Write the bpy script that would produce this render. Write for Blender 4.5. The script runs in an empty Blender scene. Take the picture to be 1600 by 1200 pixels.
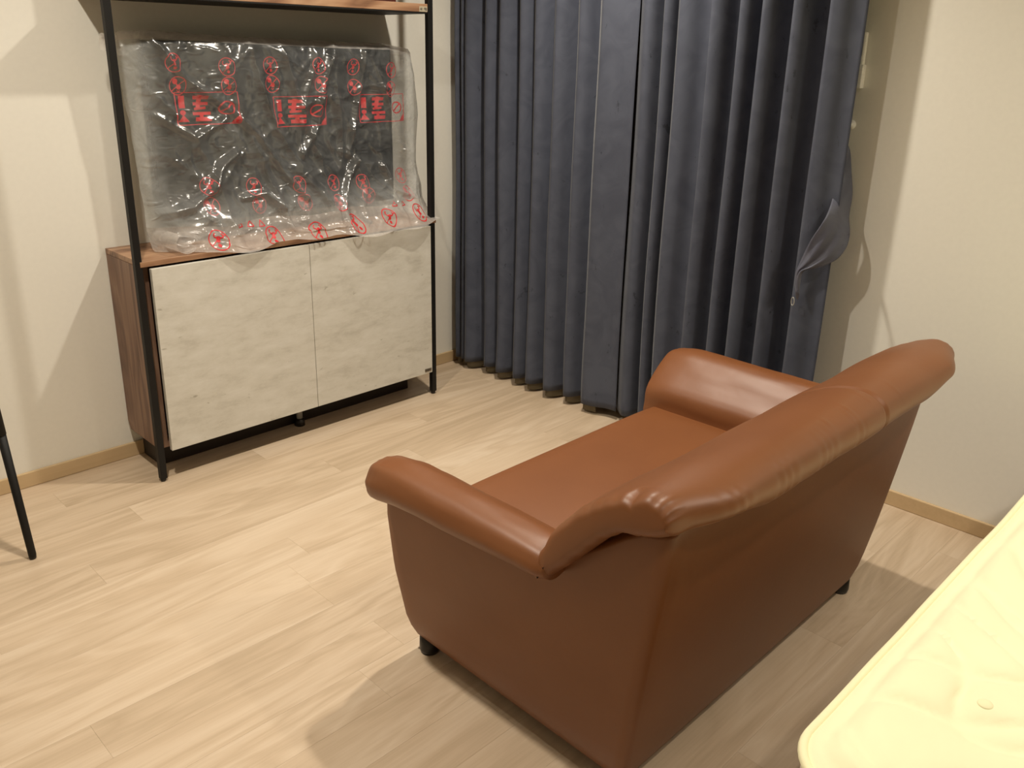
import bpy, bmesh, math, random
from mathutils import Vector, Matrix, noise
random.seed(7)
scene = bpy.context.scene
COL = scene.collection

# ---------------------------------------------------------------- camera
cam_d = bpy.data.cameras.new('camera')
cam = bpy.data.objects.new('camera', cam_d)
COL.objects.link(cam)
Rm = [[0.70734589, 0.21190773, -0.67435666],
      [-0.70663378, 0.23651603, -0.66687995],
      [0.01817915, 0.94823799, 0.31703981]]
M = Matrix([[Rm[i][0], Rm[i][1], Rm[i][2], 0] for i in range(3)] + [[0, 0, 0, 1]])
M.translation = Vector((-2.92613, -3.17720, 1.5))
cam.matrix_world = M
cam_d.sensor_width = 36
cam_d.lens = 1352.683 / 1600 * 36
cam_d.shift_y = -62.55 / 1600
cam_d.clip_start = 0.05
scene.camera = cam

# ---------------------------------------------------------------- exposure, world, lights
scene.view_settings.view_transform = 'Standard'
scene.view_settings.look = 'None'
scene.view_settings.exposure = 0.0
scene.view_settings.gamma = 1
scene.view_settings.use_curve_mapping = False
w = bpy.data.worlds.new('world')
scene.world = w
w.use_nodes = True
w.node_tree.nodes['Background'].inputs[0].default_value = (1, 0.88, 0.7, 1)
w.node_tree.nodes['Background'].inputs[1].default_value = 0.0

CEIL = 2.6
LAMPS = [(-2.27, -1.25, 28), (-0.78, -1.2, 28), (-2.27, -3.75, 8), (-0.75, -3.45, 13), (-3.9, -2.5, 3)]
LCOL = (1.0, 0.905, 0.765)
for i, (x, y, p) in enumerate(LAMPS):
    ld = bpy.data.lights.new('downlight_lamp', 'AREA')
    ld.shape = 'DISK'; ld.size = 0.085; ld.energy = p; ld.color = LCOL; ld.spread = math.radians(150 if y > -2 else 128)
    lo = bpy.data.objects.new('downlight_lamp', ld)
    lo.location = (x, y, CEIL - 0.018)
    COL.objects.link(lo)

# ---------------------------------------------------------------- materials
def new_mat(name):
    m = bpy.data.materials.new(name); m.use_nodes = True
    nt = m.node_tree
    return m, nt, nt.nodes['Principled BSDF']

def N(nt, typ, **kw):
    n = nt.nodes.new(typ)
    for k, v in kw.items():
        if k.startswith('_'): setattr(n, k[1:], v)
        else: n.inputs[k.replace('_', ' ')].default_value = v
    return n

def ramp(nt, stops):
    r = nt.nodes.new('ShaderNodeValToRGB')
    el = r.color_ramp.elements
    el[0].position, el[0].color = stops[0][0], (*stops[0][1], 1)
    el[1].position, el[1].color = stops[-1][0], (*stops[-1][1], 1)
    for p, c in stops[1:-1]:
        e = el.new(p); e.color = (*c, 1)
    return r

def plain(name, col, rough=0.5, metal=0.0, bump=0.0, bscale=200, spec=0.5, var=0.06):
    m, nt, b = new_mat(name)
    tc = N(nt, 'ShaderNodeTexCoord')
    no = N(nt, 'ShaderNodeTexNoise', Scale=bscale, Detail=3.0)
    nt.links.new(tc.outputs['Object'], no.inputs['Vector'])
    r = ramp(nt, [(0.3, tuple(c * (1 - var) for c in col)), (0.7, tuple(min(1, c * (1 + var)) for c in col))])
    nt.links.new(no.outputs['Fac'], r.inputs['Fac'])
    nt.links.new(r.outputs['Color'], b.inputs['Base Color'])
    b.inputs['Roughness'].default_value = rough
    b.inputs['Metallic'].default_value = metal
    b.inputs['Specular IOR Level'].default_value = spec
    if bump:
        bp = N(nt, 'ShaderNodeBump', Strength=bump, Distance=0.001)
        nt.links.new(no.outputs['Fac'], bp.inputs['Height'])
        nt.links.new(bp.outputs['Normal'], b.inputs['Normal'])
    return m

def wood(name, dark, mid, light, axis=0, scale=1.0, rough=0.45, rnd=False, contrast=1.0, cathedral=0.5):
    """grain stretched along one axis with long swirling figures"""
    m, nt, b = new_mat(name)
    tc = N(nt, 'ShaderNodeTexCoord')
    mp = N(nt, 'ShaderNodeMapping')
    s = [6.0 * scale] * 3; s[axis] = 1.0 * scale
    mp.inputs['Scale'].default_value = s
    src = tc.outputs['Object']
    if rnd:
        oi = N(nt, 'ShaderNodeObjectInfo')
        mu = N(nt, 'ShaderNodeVectorMath', _operation='MULTIPLY')
        cx = N(nt, 'ShaderNodeCombineXYZ')
        for k, f in enumerate((37.0, 91.0, 13.0)):
            mm = N(nt, 'ShaderNodeMath', _operation='MULTIPLY'); mm.inputs[1].default_value = f
            nt.links.new(oi.outputs['Random'], mm.inputs[0]); nt.links.new(mm.outputs[0], cx.inputs[k])
        ad = N(nt, 'ShaderNodeVectorMath', _operation='ADD')
        nt.links.new(src, ad.inputs[0]); nt.links.new(cx.outputs[0], ad.inputs[1])
        src = ad.outputs[0]
    nt.links.new(src, mp.inputs['Vector'])
    n1 = N(nt, 'ShaderNodeTexNoise', Scale=1.0, Detail=3.0, Distortion=1.1)
    nt.links.new(mp.outputs[0], n1.inputs['Vector'])
    mul = N(nt, 'ShaderNodeMath', _operation='MULTIPLY'); mul.inputs[1].default_value = 9.0
    nt.links.new(n1.outputs['Fac'], mul.inputs[0])
    fr = N(nt, 'ShaderNodeMath', _operation='PINGPONG'); fr.inputs[1].default_value = 1.0
    nt.links.new(mul.outputs[0], fr.inputs[0])
    mp2 = N(nt, 'ShaderNodeMapping')
    s2 = [70.0 * scale] * 3; s2[axis] = 2.2 * scale
    mp2.inputs['Scale'].default_value = s2
    nt.links.new(src, mp2.inputs['Vector'])
    n2 = N(nt, 'ShaderNodeTexNoise', Scale=1.6, Detail=6.0, Roughness=0.65)
    nt.links.new(mp2.outputs[0], n2.inputs['Vector'])
    mix = N(nt, 'ShaderNodeMix', _data_type='FLOAT'); mix.inputs[0].default_value = 1 - cathedral
    nt.links.new(fr.outputs[0], mix.inputs[2]); nt.links.new(n2.outputs['Fac'], mix.inputs[3])
    n3 = N(nt, 'ShaderNodeTexNoise', Scale=0.5, Detail=1.0)
    nt.links.new(mp.outputs[0], n3.inputs['Vector'])
    mix2 = N(nt, 'ShaderNodeMix', _data_type='FLOAT'); mix2.inputs[0].default_value = 0.4
    nt.links.new(mix.outputs[0], mix2.inputs[2]); nt.links.new(n3.outputs['Fac'], mix2.inputs[3])
    c = 0.24 / contrast
    r = ramp(nt, [(0.5 - c, dark), (0.5, mid), (0.5 + c, light)])
    nt.links.new(mix2.outputs[0], r.inputs['Fac'])
    out = r.outputs['Color']
    if rnd:
        hs = N(nt, 'ShaderNodeHueSaturation')
        mr = N(nt, 'ShaderNodeMapRange'); mr.inputs[3].default_value = 0.985; mr.inputs[4].default_value = 1.01
        nt.links.new(oi.outputs['Random'], mr.inputs[0]); nt.links.new(mr.outputs[0], hs.inputs['Value'])
        nt.links.new(out, hs.inputs['Color']); out = hs.outputs['Color']
    nt.links.new(out, b.inputs['Base Color'])
    b.inputs['Roughness'].default_value = rough
    bp = N(nt, 'ShaderNodeBump', Strength=0.12, Distance=0.0006)
    nt.links.new(n2.outputs['Fac'], bp.inputs['Height'])
    nt.links.new(bp.outputs['Normal'], b.inputs['Normal'])
    return m

m_wall = plain('painted_wall', (0.80, 0.785, 0.715), 0.55, bump=0.08, bscale=60, var=0.012, spec=0.3)
m_ceil = plain('ceiling_paint', (0.82, 0.81, 0.77), 0.8, var=0.01)
m_floor = wood('oak_plank', (0.43, 0.325, 0.215), (0.57, 0.445, 0.315), (0.68, 0.56, 0.425), 0, 1.0, 0.42, True, 0.85, 0.36)
m_under = plain('floor_screed', (0.30, 0.22, 0.15), 0.9)
m_base = wood('baseboard_wood', (0.46, 0.33, 0.18), (0.56, 0.41, 0.235), (0.62, 0.47, 0.28), 0, 0.6, 0.45, False, 0.6, 0.2)
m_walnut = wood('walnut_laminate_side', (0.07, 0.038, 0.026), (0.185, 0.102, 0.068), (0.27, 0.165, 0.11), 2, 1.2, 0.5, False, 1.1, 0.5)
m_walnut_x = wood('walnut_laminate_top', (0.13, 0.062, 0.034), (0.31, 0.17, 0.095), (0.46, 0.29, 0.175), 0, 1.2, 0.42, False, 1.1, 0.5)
m_black = plain('black_powder_coat', (0.008, 0.0075, 0.007), 0.55, bump=0.1, bscale=400, var=0.2, spec=0.3)
m_dark = plain('dark_plinth_board', (0.018, 0.012, 0.009), 0.6)
m_grey_plastic = plain('grey_plastic', (0.35, 0.35, 0.33), 0.4)
m_white_plastic = plain('white_plastic', (0.88, 0.87, 0.81), 0.35)
m_badge = plain('badge_metal', (0.25, 0.22, 0.18), 0.3, metal=0.8)
m_badge_t = plain('badge_lettering', (0.04, 0.035, 0.03), 0.5)
m_sticker = plain('sticker_paper', (0.42, 0.37, 0.27), 0.6)
m_ink = plain('sticker_ink', (0.05, 0.045, 0.04), 0.6)
m_redbrown = wood('redbrown_board', (0.05, 0.012, 0.008), (0.09, 0.02, 0.012), (0.13, 0.035, 0.02), 0, 1.0, 0.5)
m_red = plain('red_print', (0.55, 0.012, 0.02), 0.5, var=0.1, bscale=60)
m_tvb = plain('tv_bezel', (0.018, 0.018, 0.019), 0.35)
m_tvs = plain('tv_screen', (0.022, 0.024, 0.026), 0.22, var=0.02)
m_foot = plain('foot_plastic', (0.01, 0.009, 0.008), 0.35)
m_trim = plain('lamp_trim', (0.85, 0.85, 0.82), 0.4)
m_metal = plain('dull_steel', (0.5, 0.5, 0.5), 0.35, metal=1)

m_lamp, nt, b = new_mat('lamp_diffuser')
b.inputs['Emission Color'].default_value = (1, 0.86, 0.66, 1)
b.inputs['Emission Strength'].default_value = 6

# white washed wood doors
m_door, nt, b = new_mat('whitewashed_oak')
tc = N(nt, 'ShaderNodeTexCoord')
mp = N(nt, 'ShaderNodeMapping'); mp.inputs['Scale'].default_value = (2.6, 1, 7.5)
nt.links.new(tc.outputs['Object'], mp.inputs['Vector'])
n1 = N(nt, 'ShaderNodeTexNoise', Scale=2.4, Detail=9.0, Roughness=0.72, Distortion=0.15)
nt.links.new(mp.outputs[0], n1.inputs['Vector'])
r1 = ramp(nt, [(0.28, (0.48, 0.46, 0.40)), (0.48, (0.62, 0.605, 0.54)), (0.7, (0.70, 0.69, 0.635))])
nt.links.new(n1.outputs['Fac'], r1.inputs['Fac'])
mp2 = N(nt, 'ShaderNodeMapping'); mp2.inputs['Scale'].default_value = (14, 1, 30)
nt.links.new(tc.outputs['Object'], mp2.inputs['Vector'])
n2 = N(nt, 'ShaderNodeTexNoise', Scale=1.6, Detail=3.0, Roughness=0.5)
nt.links.new(mp2.outputs[0], n2.inputs['Vector'])
r2 = ramp(nt, [(0.22, (0.55, 0.53, 0.48)), (0.30, (1, 1, 1))])
nt.links.new(n2.outputs['Fac'], r2.inputs['Fac'])
mx = N(nt, 'ShaderNodeMix', _data_type='RGBA', _blend_type='MULTIPLY'); mx.inputs[0].default_value = 0.8
nt.links.new(r1.outputs[0], mx.inputs[6]); nt.links.new(r2.outputs[0], mx.inputs[7])
nt.links.new(mx.outputs[2], b.inputs['Base Color'])
b.inputs['Roughness'].default_value = 0.5
bp = N(nt, 'ShaderNodeBump', Strength=0.15, Distance=0.001)
nt.links.new(n1.outputs['Fac'], bp.inputs['Height']); nt.links.new(bp.outputs['Normal'], b.inputs['Normal'])

# leather
m_leather, nt, b = new_mat('brown_leatherette')
tc = N(nt, 'ShaderNodeTexCoord')
n1 = N(nt, 'ShaderNodeTexNoise', Scale=3.0, Detail=3.0)
nt.links.new(tc.outputs['Object'], n1.inputs['Vector'])
r1 = ramp(nt, [(0.3, (0.176, 0.060, 0.0165)), (0.7, (0.203, 0.072, 0.021))])
nt.links.new(n1.outputs['Fac'], r1.inputs['Fac']); nt.links.new(r1.outputs[0], b.inputs['Base Color'])
b.inputs['Roughness'].default_value = 0.44
b.inputs['Specular IOR Level'].default_value = 0.55
vo = N(nt, 'ShaderNodeTexVoronoi', Scale=900.0)
nt.links.new(tc.outputs['Object'], vo.inputs['Vector'])
n2 = N(nt, 'ShaderNodeTexNoise', Scale=14.0, Detail=2.0, Distortion=1.0)
nt.links.new(tc.outputs['Object'], n2.inputs['Vector'])
bp = N(nt, 'ShaderNodeBump', Strength=0.12, Distance=0.0004)
nt.links.new(vo.outputs['Distance'], bp.inputs['Height'])
bp2 = N(nt, 'ShaderNodeBump', Strength=0.09, Distance=0.004)
nt.links.new(n2.outputs['Fac'], bp2.inputs['Height']); nt.links.new(bp.outputs['Normal'], bp2.inputs['Normal'])
nt.links.new(bp2.outputs['Normal'], b.inputs['Normal'])

# velvet curtain
def cloth(name, c1, c2, rough=0.8, sheen=0.10):
    m, nt, b = new_mat(name)
    tc = N(nt, 'ShaderNodeTexCoord')
    n1 = N(nt, 'ShaderNodeTexNoise', Scale=9.0, Detail=4.0, Distortion=1.5)
    nt.links.new(tc.outputs['Object'], n1.inputs['Vector'])
    r1 = ramp(nt, [(0.35, c1), (0.65, c2)])
    nt.links.new(n1.outputs['Fac'], r1.inputs['Fac'])
    # pressed marks in the pile
    mp = N(nt, 'ShaderNodeMapping'); mp.inputs['Scale'].default_value = (1, 9, 3); mp.inputs['Rotation'].default_value = (0.8, 0, 0)
    nt.links.new(tc.outputs['Object'], mp.inputs['Vector'])
    n3 = N(nt, 'ShaderNodeTexNoise', Scale=5.0, Detail=5.0, Roughness=0.7)
    nt.links.new(mp.outputs[0], n3.inputs['Vector'])
    r3 = ramp(nt, [(0.31, (0.60, 0.60, 0.60)), (0.36, (1, 1, 1))])
    nt.links.new(n3.outputs['Fac'], r3.inputs['Fac'])
    mx = N(nt, 'ShaderNodeMix', _data_type='RGBA', _blend_type='MULTIPLY'); mx.inputs[0].default_value = 1.0
    nt.links.new(r1.outputs[0], mx.inputs[6]); nt.links.new(r3.outputs[0], mx.inputs[7])
    nt.links.new(mx.outputs[2], b.inputs['Base Color'])
    b.inputs['Roughness'].default_value = rough
    b.inputs['Specular IOR Level'].default_value = 0.25
    b.inputs['Sheen Weight'].default_value = sheen
    b.inputs['Sheen Roughness'].default_value = 0.4
    n2 = N(nt, 'ShaderNodeTexNoise', Scale=500.0, Detail=2.0)
    nt.links.new(tc.outputs['Object'], n2.inputs['Vector'])
    bp = N(nt, 'ShaderNodeBump', Strength=0.25, Distance=0.001)
    nt.links.new(n2.outputs['Fac'], bp.inputs['Height']); nt.links.new(bp.outputs['Normal'], b.inputs['Normal'])
    return m
m_curtain = cloth('slate_velvet', (0.062, 0.070, 0.098), (0.078, 0.088, 0.120))
m_satin = cloth('grey_satin', (0.095, 0.10, 0.135), (0.12, 0.127, 0.165), 0.42, 0.1)

# sheer lining
m_sheer = bpy.data.materials.new('sheer_voile'); m_sheer.use_nodes = True
nt = m_sheer.node_tree; nt.nodes.clear()
o = N(nt, 'ShaderNodeOutputMaterial'); t = N(nt, 'ShaderNodeBsdfTransparent')
d = N(nt, 'ShaderNodeBsdfDiffuse'); d.inputs[0].default_value = (0.30, 0.26, 0.18, 1)
tl = N(nt, 'ShaderNodeBsdfTranslucent'); tl.inputs[0].default_value = (0.30, 0.26, 0.18, 1)
ad = N(nt, 'ShaderNodeMixShader'); ad.inputs[0].default_value = 0.4
mx = N(nt, 'ShaderNodeMixShader')
wv = N(nt, 'ShaderNodeTexNoise', Scale=700.0)
rr = N(nt, 'ShaderNodeMapRange'); rr.inputs[3].default_value = 0.5; rr.inputs[4].default_value = 0.85
nt.links.new(wv.outputs['Fac'], rr.inputs[0]); nt.links.new(rr.outputs[0], mx.inputs[0])
nt.links.new(d.outputs[0], ad.inputs[1]); nt.links.new(tl.outputs[0], ad.inputs[2])
nt.links.new(t.outputs[0], mx.inputs[1]); nt.links.new(ad.outputs[0], mx.inputs[2]); nt.links.new(mx.outputs[0], o.inputs[0])

# thin milky plastic film
def film(name, haze0, haze1, tint=(0.80, 0.83, 0.82), sides=False, gl=0.07):
    m = bpy.data.materials.new(name); m.use_nodes = True
    nt = m.node_tree; nt.nodes.clear(); L = nt.links.new
    def math_(op, a, b_=None, clamp=False):
        n = nt.nodes.new('ShaderNodeMath'); n.operation = op; n.use_clamp = clamp
        for k, v in enumerate((a, b_)):
            if v is None: continue
            if isinstance(v, (int, float)): n.inputs[k].default_value = v
            else: L(v, n.inputs[k])
        return n.outputs[0]
    o = N(nt, 'ShaderNodeOutputMaterial')
    t = N(nt, 'ShaderNodeBsdfTransparent'); t.inputs[0].default_value = (0.97, 0.97, 0.97, 1)
    d = N(nt, 'ShaderNodeBsdfDiffuse'); d.inputs[0].default_value = (*tint, 1)
    tl = N(nt, 'ShaderNodeBsdfTranslucent'); tl.inputs[0].default_value = (*tint, 1)
    mixd = N(nt, 'ShaderNodeMixShader'); mixd.inputs[0].default_value = 0.4
    L(d.outputs[0], mixd.inputs[1]); L(tl.outputs[0], mixd.inputs[2])
    tc = N(nt, 'ShaderNodeTexCoord')
    n1 = N(nt, 'ShaderNodeTexNoise', Scale=7.0, Detail=6.0, Roughness=0.7, Distortion=2.0)
    L(tc.outputs['Object'], n1.inputs['Vector'])
    mr = N(nt, 'ShaderNodeMapRange'); mr.inputs[1].default_value = 0.35; mr.inputs[2].default_value = 0.7
    mr.inputs[3].default_value = haze0; mr.inputs[4].default_value = haze1
    L(n1.outputs['Fac'], mr.inputs[0])
    hz = mr.outputs[0]
    if sides:      # film lies doubled and folded down at the hem and round the two sides
        sp = N(nt, 'ShaderNodeSeparateXYZ'); L(tc.outputs['Object'], sp.inputs[0])
        a = N(nt, 'ShaderNodeMapRange', _interpolation_type='SMOOTHSTEP'); a.inputs[1].default_value = 0.22; a.inputs[2].default_value = 0.07; a.inputs[3].default_value = 0; a.inputs[4].default_value = 0.26
        L(sp.outputs[2], a.inputs[0])
        ax = math_('ABSOLUTE', math_('SUBTRACT', sp.outputs[0], 0.04))
        c = N(nt, 'ShaderNodeMapRange', _interpolation_type='SMOOTHSTEP'); c.inputs[1].default_value = 0.50; c.inputs[2].default_value = 0.60; c.inputs[3].default_value = 0; c.inputs[4].default_value = 0.30
        L(ax, c.inputs[0])
        hz = math_('ADD', math_('ADD', hz, a.outputs[0]), c.outputs[0])
    mh = N(nt, 'ShaderNodeMixShader')
    L(hz, mh.inputs[0]); L(t.outputs[0], mh.inputs[1]); L(mixd.outputs[0], mh.inputs[2])
    g = N(nt, 'ShaderNodeBsdfGlossy'); g.inputs['Roughness'].default_value = 0.22; g.inputs[0].default_value = (1, 1, 1, 1)
    mp = N(nt, 'ShaderNodeMapping'); mp.inputs['Rotation'].default_value = (0, 0.7, 0); mp.inputs['Scale'].default_value = (1.0, 1.0, 2.2)
    L(tc.outputs['Object'], mp.inputs['Vector'])
    mu = N(nt, 'ShaderNodeTexNoise', Scale=15.0, Detail=7.0, Roughness=0.68, Distortion=1.2)
    mu.noise_type = 'RIDGED_MULTIFRACTAL'
    L(mp.outputs[0], mu.inputs['Vector'])
    bp = N(nt, 'ShaderNodeBump', Strength=0.9, Distance=0.005)
    L(mu.outputs['Fac'], bp.inputs['Height'])
    for nd in (g, d): L(bp.outputs['Normal'], nd.inputs['Normal'])
    geo = N(nt, 'ShaderNodeNewGeometry')
    dp = N(nt, 'ShaderNodeVectorMath', _operation='DOT_PRODUCT'); L(bp.outputs['Normal'], dp.inputs[0]); L(geo.outputs['Incoming'], dp.inputs[1])
    f = math_('SUBTRACT', 1.0, math_('ABSOLUTE', dp.outputs['Value']), True)
    f = math_('ADD', math_('MULTIPLY', math_('POWER', f, 4.0), 0.6), gl, True)
    ml = N(nt, 'ShaderNodeMixShader')
    L(f, ml.inputs[0]); L(mh.outputs[0], ml.inputs[1]); L(g.outputs[0], ml.inputs[2])
    L(ml.outputs[0], o.inputs[0])
    return m
m_film = film('plastic_film', 0.05, 0.19, sides=True)
m_film_b = film('plastic_film_folded', 0.34, 0.54, (0.86, 0.82, 0.78), gl=0.02)
m_film_side = film('plastic_film_side', 0.18, 0.38)

# mattress fabric
def mattress_mat(name, c):
    m, nt, b = new_mat(name)
    tc = N(nt, 'ShaderNodeTexCoord')
    n1 = N(nt, 'ShaderNodeTexNoise', Scale=5.0, Detail=2.0, Distortion=1.0)
    nt.links.new(tc.outputs['Object'], n1.inputs['Vector'])
    r1 = ramp(nt, [(0.35, tuple(x * 0.97 for x in c)), (0.65, c)])
    nt.links.new(n1.outputs['Fac'], r1.inputs['Fac']); nt.links.new(r1.outputs[0], b.inputs['Base Color'])
    b.inputs['Roughness'].default_value = 0.7
    b.inputs['Sheen Weight'].default_value = 0.2
    n2 = N(nt, 'ShaderNodeTexNoise', Scale=400.0)
    nt.links.new(tc.outputs['Object'], n2.inputs['Vector'])
    bp = N(nt, 'ShaderNodeBump', Strength=0.15, Distance=0.001)
    nt.links.new(n2.outputs['Fac'], bp.inputs['Height']); nt.links.new(bp.outputs['Normal'], b.inputs['Normal'])
    return m
m_matt = mattress_mat('mattress_ticking', (0.90, 0.885, 0.60))
m_pipe = mattress_mat('mattress_piping', (0.90, 0.86, 0.56))
m_mside = mattress_mat('mattress_side', (0.78, 0.68, 0.55))

# ---------------------------------------------------------------- helpers
def obj(name, bm, mat, parent=None, smooth=False, bevel=0.0, weld=0.0):
    if weld: bmesh.ops.remove_doubles(bm, verts=bm.verts, dist=weld)
    bmesh.ops.recalc_face_normals(bm, faces=bm.faces)
    me = bpy.data.meshes.new(name); bm.to_mesh(me); bm.free()
    if smooth:
        for p in me.polygons: p.use_smooth = True
    me.materials.append(mat)
    o = bpy.data.objects.new(name, me); COL.objects.link(o)
    if parent: o.parent = parent
    if bevel:
        bv = o.modifiers.new('bevel', 'BEVEL'); bv.width = bevel; bv.segments = 2; bv.limit_method = 'ANGLE'
    return o

def tag(o, label, cat, group=None):
    o['label'] = label; o['category'] = cat
    if group: o['group'] = group
    return o

def empty(name, loc=(0, 0, 0)):
    o = bpy.data.objects.new(name, None); COL.objects.link(o); o.location = loc
    o.empty_display_size = 0.1
    return o

def structure(o):
    o['kind'] = 'structure'; return o

def box(bm, x0, x1, y0, y1, z0, z1):
    v = [bm.verts.new((x, y, z)) for x in (x0, x1) for y in (y0, y1) for z in (z0, z1)]
    for f in ((0, 1, 3, 2), (4, 6, 7, 5), (0, 4, 5, 1), (2, 3, 7, 6), (0, 2, 6, 4), (1, 5, 7, 3)):
        bm.faces.new([v[i] for i in f])
    return v

def boxo(name, dims, mat, parent=None, bevel=0.0, org=None):
    bm = bmesh.new(); box(bm, *dims)
    return obj(name, bm, mat, parent, bevel=bevel)

def grid(bm, pts, closed_u=False, cap=False):
    """pts: rows of points"""
    rows = [[bm.verts.new(p) for p in r] for r in pts]
    n = len(rows[0])
    for a, b2 in zip(rows, rows[1:]):
        for i in range(n if closed_u else n - 1):
            j = (i + 1) % n
            bm.faces.new((a[i], a[j], b2[j], b2[i]))
    if cap:
        bm.faces.new(rows[0]); bm.faces.new(list(reversed(rows[-1])))
    return rows

def tube(bm, pts, r, seg=12, cap=True):
    rows = []
    pts = [Vector(p) for p in pts]
    for i, p in enumerate(pts):
        d = (pts[min(i + 1, len(pts) - 1)] - pts[max(i - 1, 0)]).normalized()
        a = d.cross(Vector((0.31, 0.2, 1))).normalized() if abs(d.z) < .95 else d.cross(Vector((1, 0, 0))).normalized()
        b2 = d.cross(a)
        rr = r[i] if isinstance(r, (list, tuple)) else r
        rows.append([p + rr * (math.cos(t) * a + math.sin(t) * b2) for t in [2 * math.pi * k / seg for k in range(seg)]])
    grid(bm, rows, True, cap)

def lathe(bm, prof, loc, seg=20):
    rows = [[(loc[0] + r * math.cos(2 * math.pi * k / seg), loc[1] + r * math.sin(2 * math.pi * k / seg), loc[2] + z) for k in range(seg)] for r, z in prof]
    grid(bm, rows, True, True)

def lerp(a, b2, t): return a + (b2 - a) * t
def sstep(a, b2, x):
    t = max(0, min(1, (x - a) / (b2 - a))); return t * t * (3 - 2 * t)
def pl(xs, ys, x):
    if x <= xs[0]: return ys[0]
    for i in range(len(xs) - 1):
        if x <= xs[i + 1]:
            return lerp(ys[i], ys[i + 1], (x - xs[i]) / (xs[i + 1] - xs[i]))
    return ys[-1]

# ---------------------------------------------------------------- room shell
X0, Y0 = -5.4, -6.2
fl = structure(boxo('floor', (X0 - .1, 0.1, Y0 - .1, 0.1, -0.06, -0.0085), m_under))
structure(boxo('ceiling', (X0 - .1, 0.1, Y0 - .1, 0.1, CEIL, CEIL + 0.08), m_ceil))
structure(boxo('wall_back', (X0 - .1, 0.1, 0.0, 0.1, -0.0, CEIL), m_wall))
structure(boxo('wall_right', (0.0, 0.1, Y0, 0.0, -0.0, CEIL), m_wall))
structure(boxo('wall_left', (X0 - .1, X0, Y0, 0.0, -0.0, CEIL), m_wall))
structure(boxo('wall_front', (X0 - .1, 0.1, Y0 - .1, Y0, -0.0, CEIL), m_wall))
# laminate planks, one object each
PW = 0.137; PL = 1.22
pm = {}
def plank_mesh(L, W):
    key = (round(L, 3), round(W, 3))
    if key not in pm:
        bm = bmesh.new(); g = 0.00012; c = 0.0003
        lo = [(g, g), (L - g, g), (L - g, W - g), (g, W - g)]
        hi = [(g + c, g + c), (L - g - c, g + c), (L - g - c, W - g - c), (g + c, W - g - c)]
        rows = [[bm.verts.new((x, y, -0.008)) for x, y in lo], [bm.verts.new((x, y, -c * .6)) for x, y in lo], [bm.verts.new((x, y, 0)) for x, y in hi]]
        for a, b2 in zip(rows, rows[1:]):
            for i in range(4): bm.faces.new((a[i], a[(i + 1) % 4], b2[(i + 1) % 4], b2[i]))
        bm.faces.new(rows[-1])
        me = bpy.data.meshes.new('plank'); bm.to_mesh(me); bm.free(); me.materials.append(m_floor)
        pm[key] = me
    return pm[key]
ends = {9: -1.776, 10: -2.45, 8: -1.765, 11: -1.74, 7: -2.9, 6: -1.3, 5: -2.2}
row = 0; y = -1.21 + 9 * PW
rows_y = []
yy = 0.0
first = 0.0 - (-1.21 + 8 * PW)   # 0.114 strip at the TV wall
edges = [0.0]; e = -first
while e > Y0: edges.append(e); e -= PW
edges.append(Y0)
for k in range(len(edges) - 1):
    y1, y0 = edges[k], edges[k + 1]
    if y1 - y0 < 0.01: continue
    off = ends.get(k, None)
    if off is None: off = -0.37 - ((k * 0.437) % 1.0) * PL
    x = off
    while x > X0: x -= PL
    while x < 0:
        a, b2 = max(x, X0), min(x + PL, 0.0)
        if b2 - a > 0.02:
            o = bpy.data.objects.new('plank', plank_mesh(b2 - a, y1 - y0)); COL.objects.link(o)
            o.location = (a, y0, 0); o.parent = fl
        x += PL
# baseboards
def baseboard(name, x0, x1, y0, y1):
    return structure(boxo(name, (x0, x1, y0, y1, 0.0, 0.056), m_base, bevel=0.003))
baseboard('baseboard_back', X0, 0.0, -0.013, 0.0)
o = baseboard('baseboard_right', -0.013, 0.0, Y0, -0.013)
baseboard('baseboard_left', X0, X0 + 0.013, Y0, -0.013)
# recessed downlights
for i, (x, y, p) in enumerate(LAMPS):
    t = empty('downlight', (x, y, CEIL))
    bm = bmesh.new()
    lathe(bm, [(0.046, 0), (0.062, 0), (0.062, -0.006), (0.056, -0.010), (0.048, -0.010), (0.045, -0.003)], (0, 0, 0), 28)
    obj('trim_ring', bm, m_trim, t, True)
    bm = bmesh.new(); lathe(bm, [(0.044, -0.001), (0.044, -0.005)], (0, 0, 0), 24)
    obj('diffuser', bm, m_lamp, t)
    tag(t, ['recessed ceiling downlight above the TV cabinet, left of its middle', 'recessed ceiling downlight in front of the curtains',
            'recessed ceiling downlight behind the camera', 'recessed ceiling downlight above the mattress',
            'recessed ceiling downlight by the left wall'][i], 'light')

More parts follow.
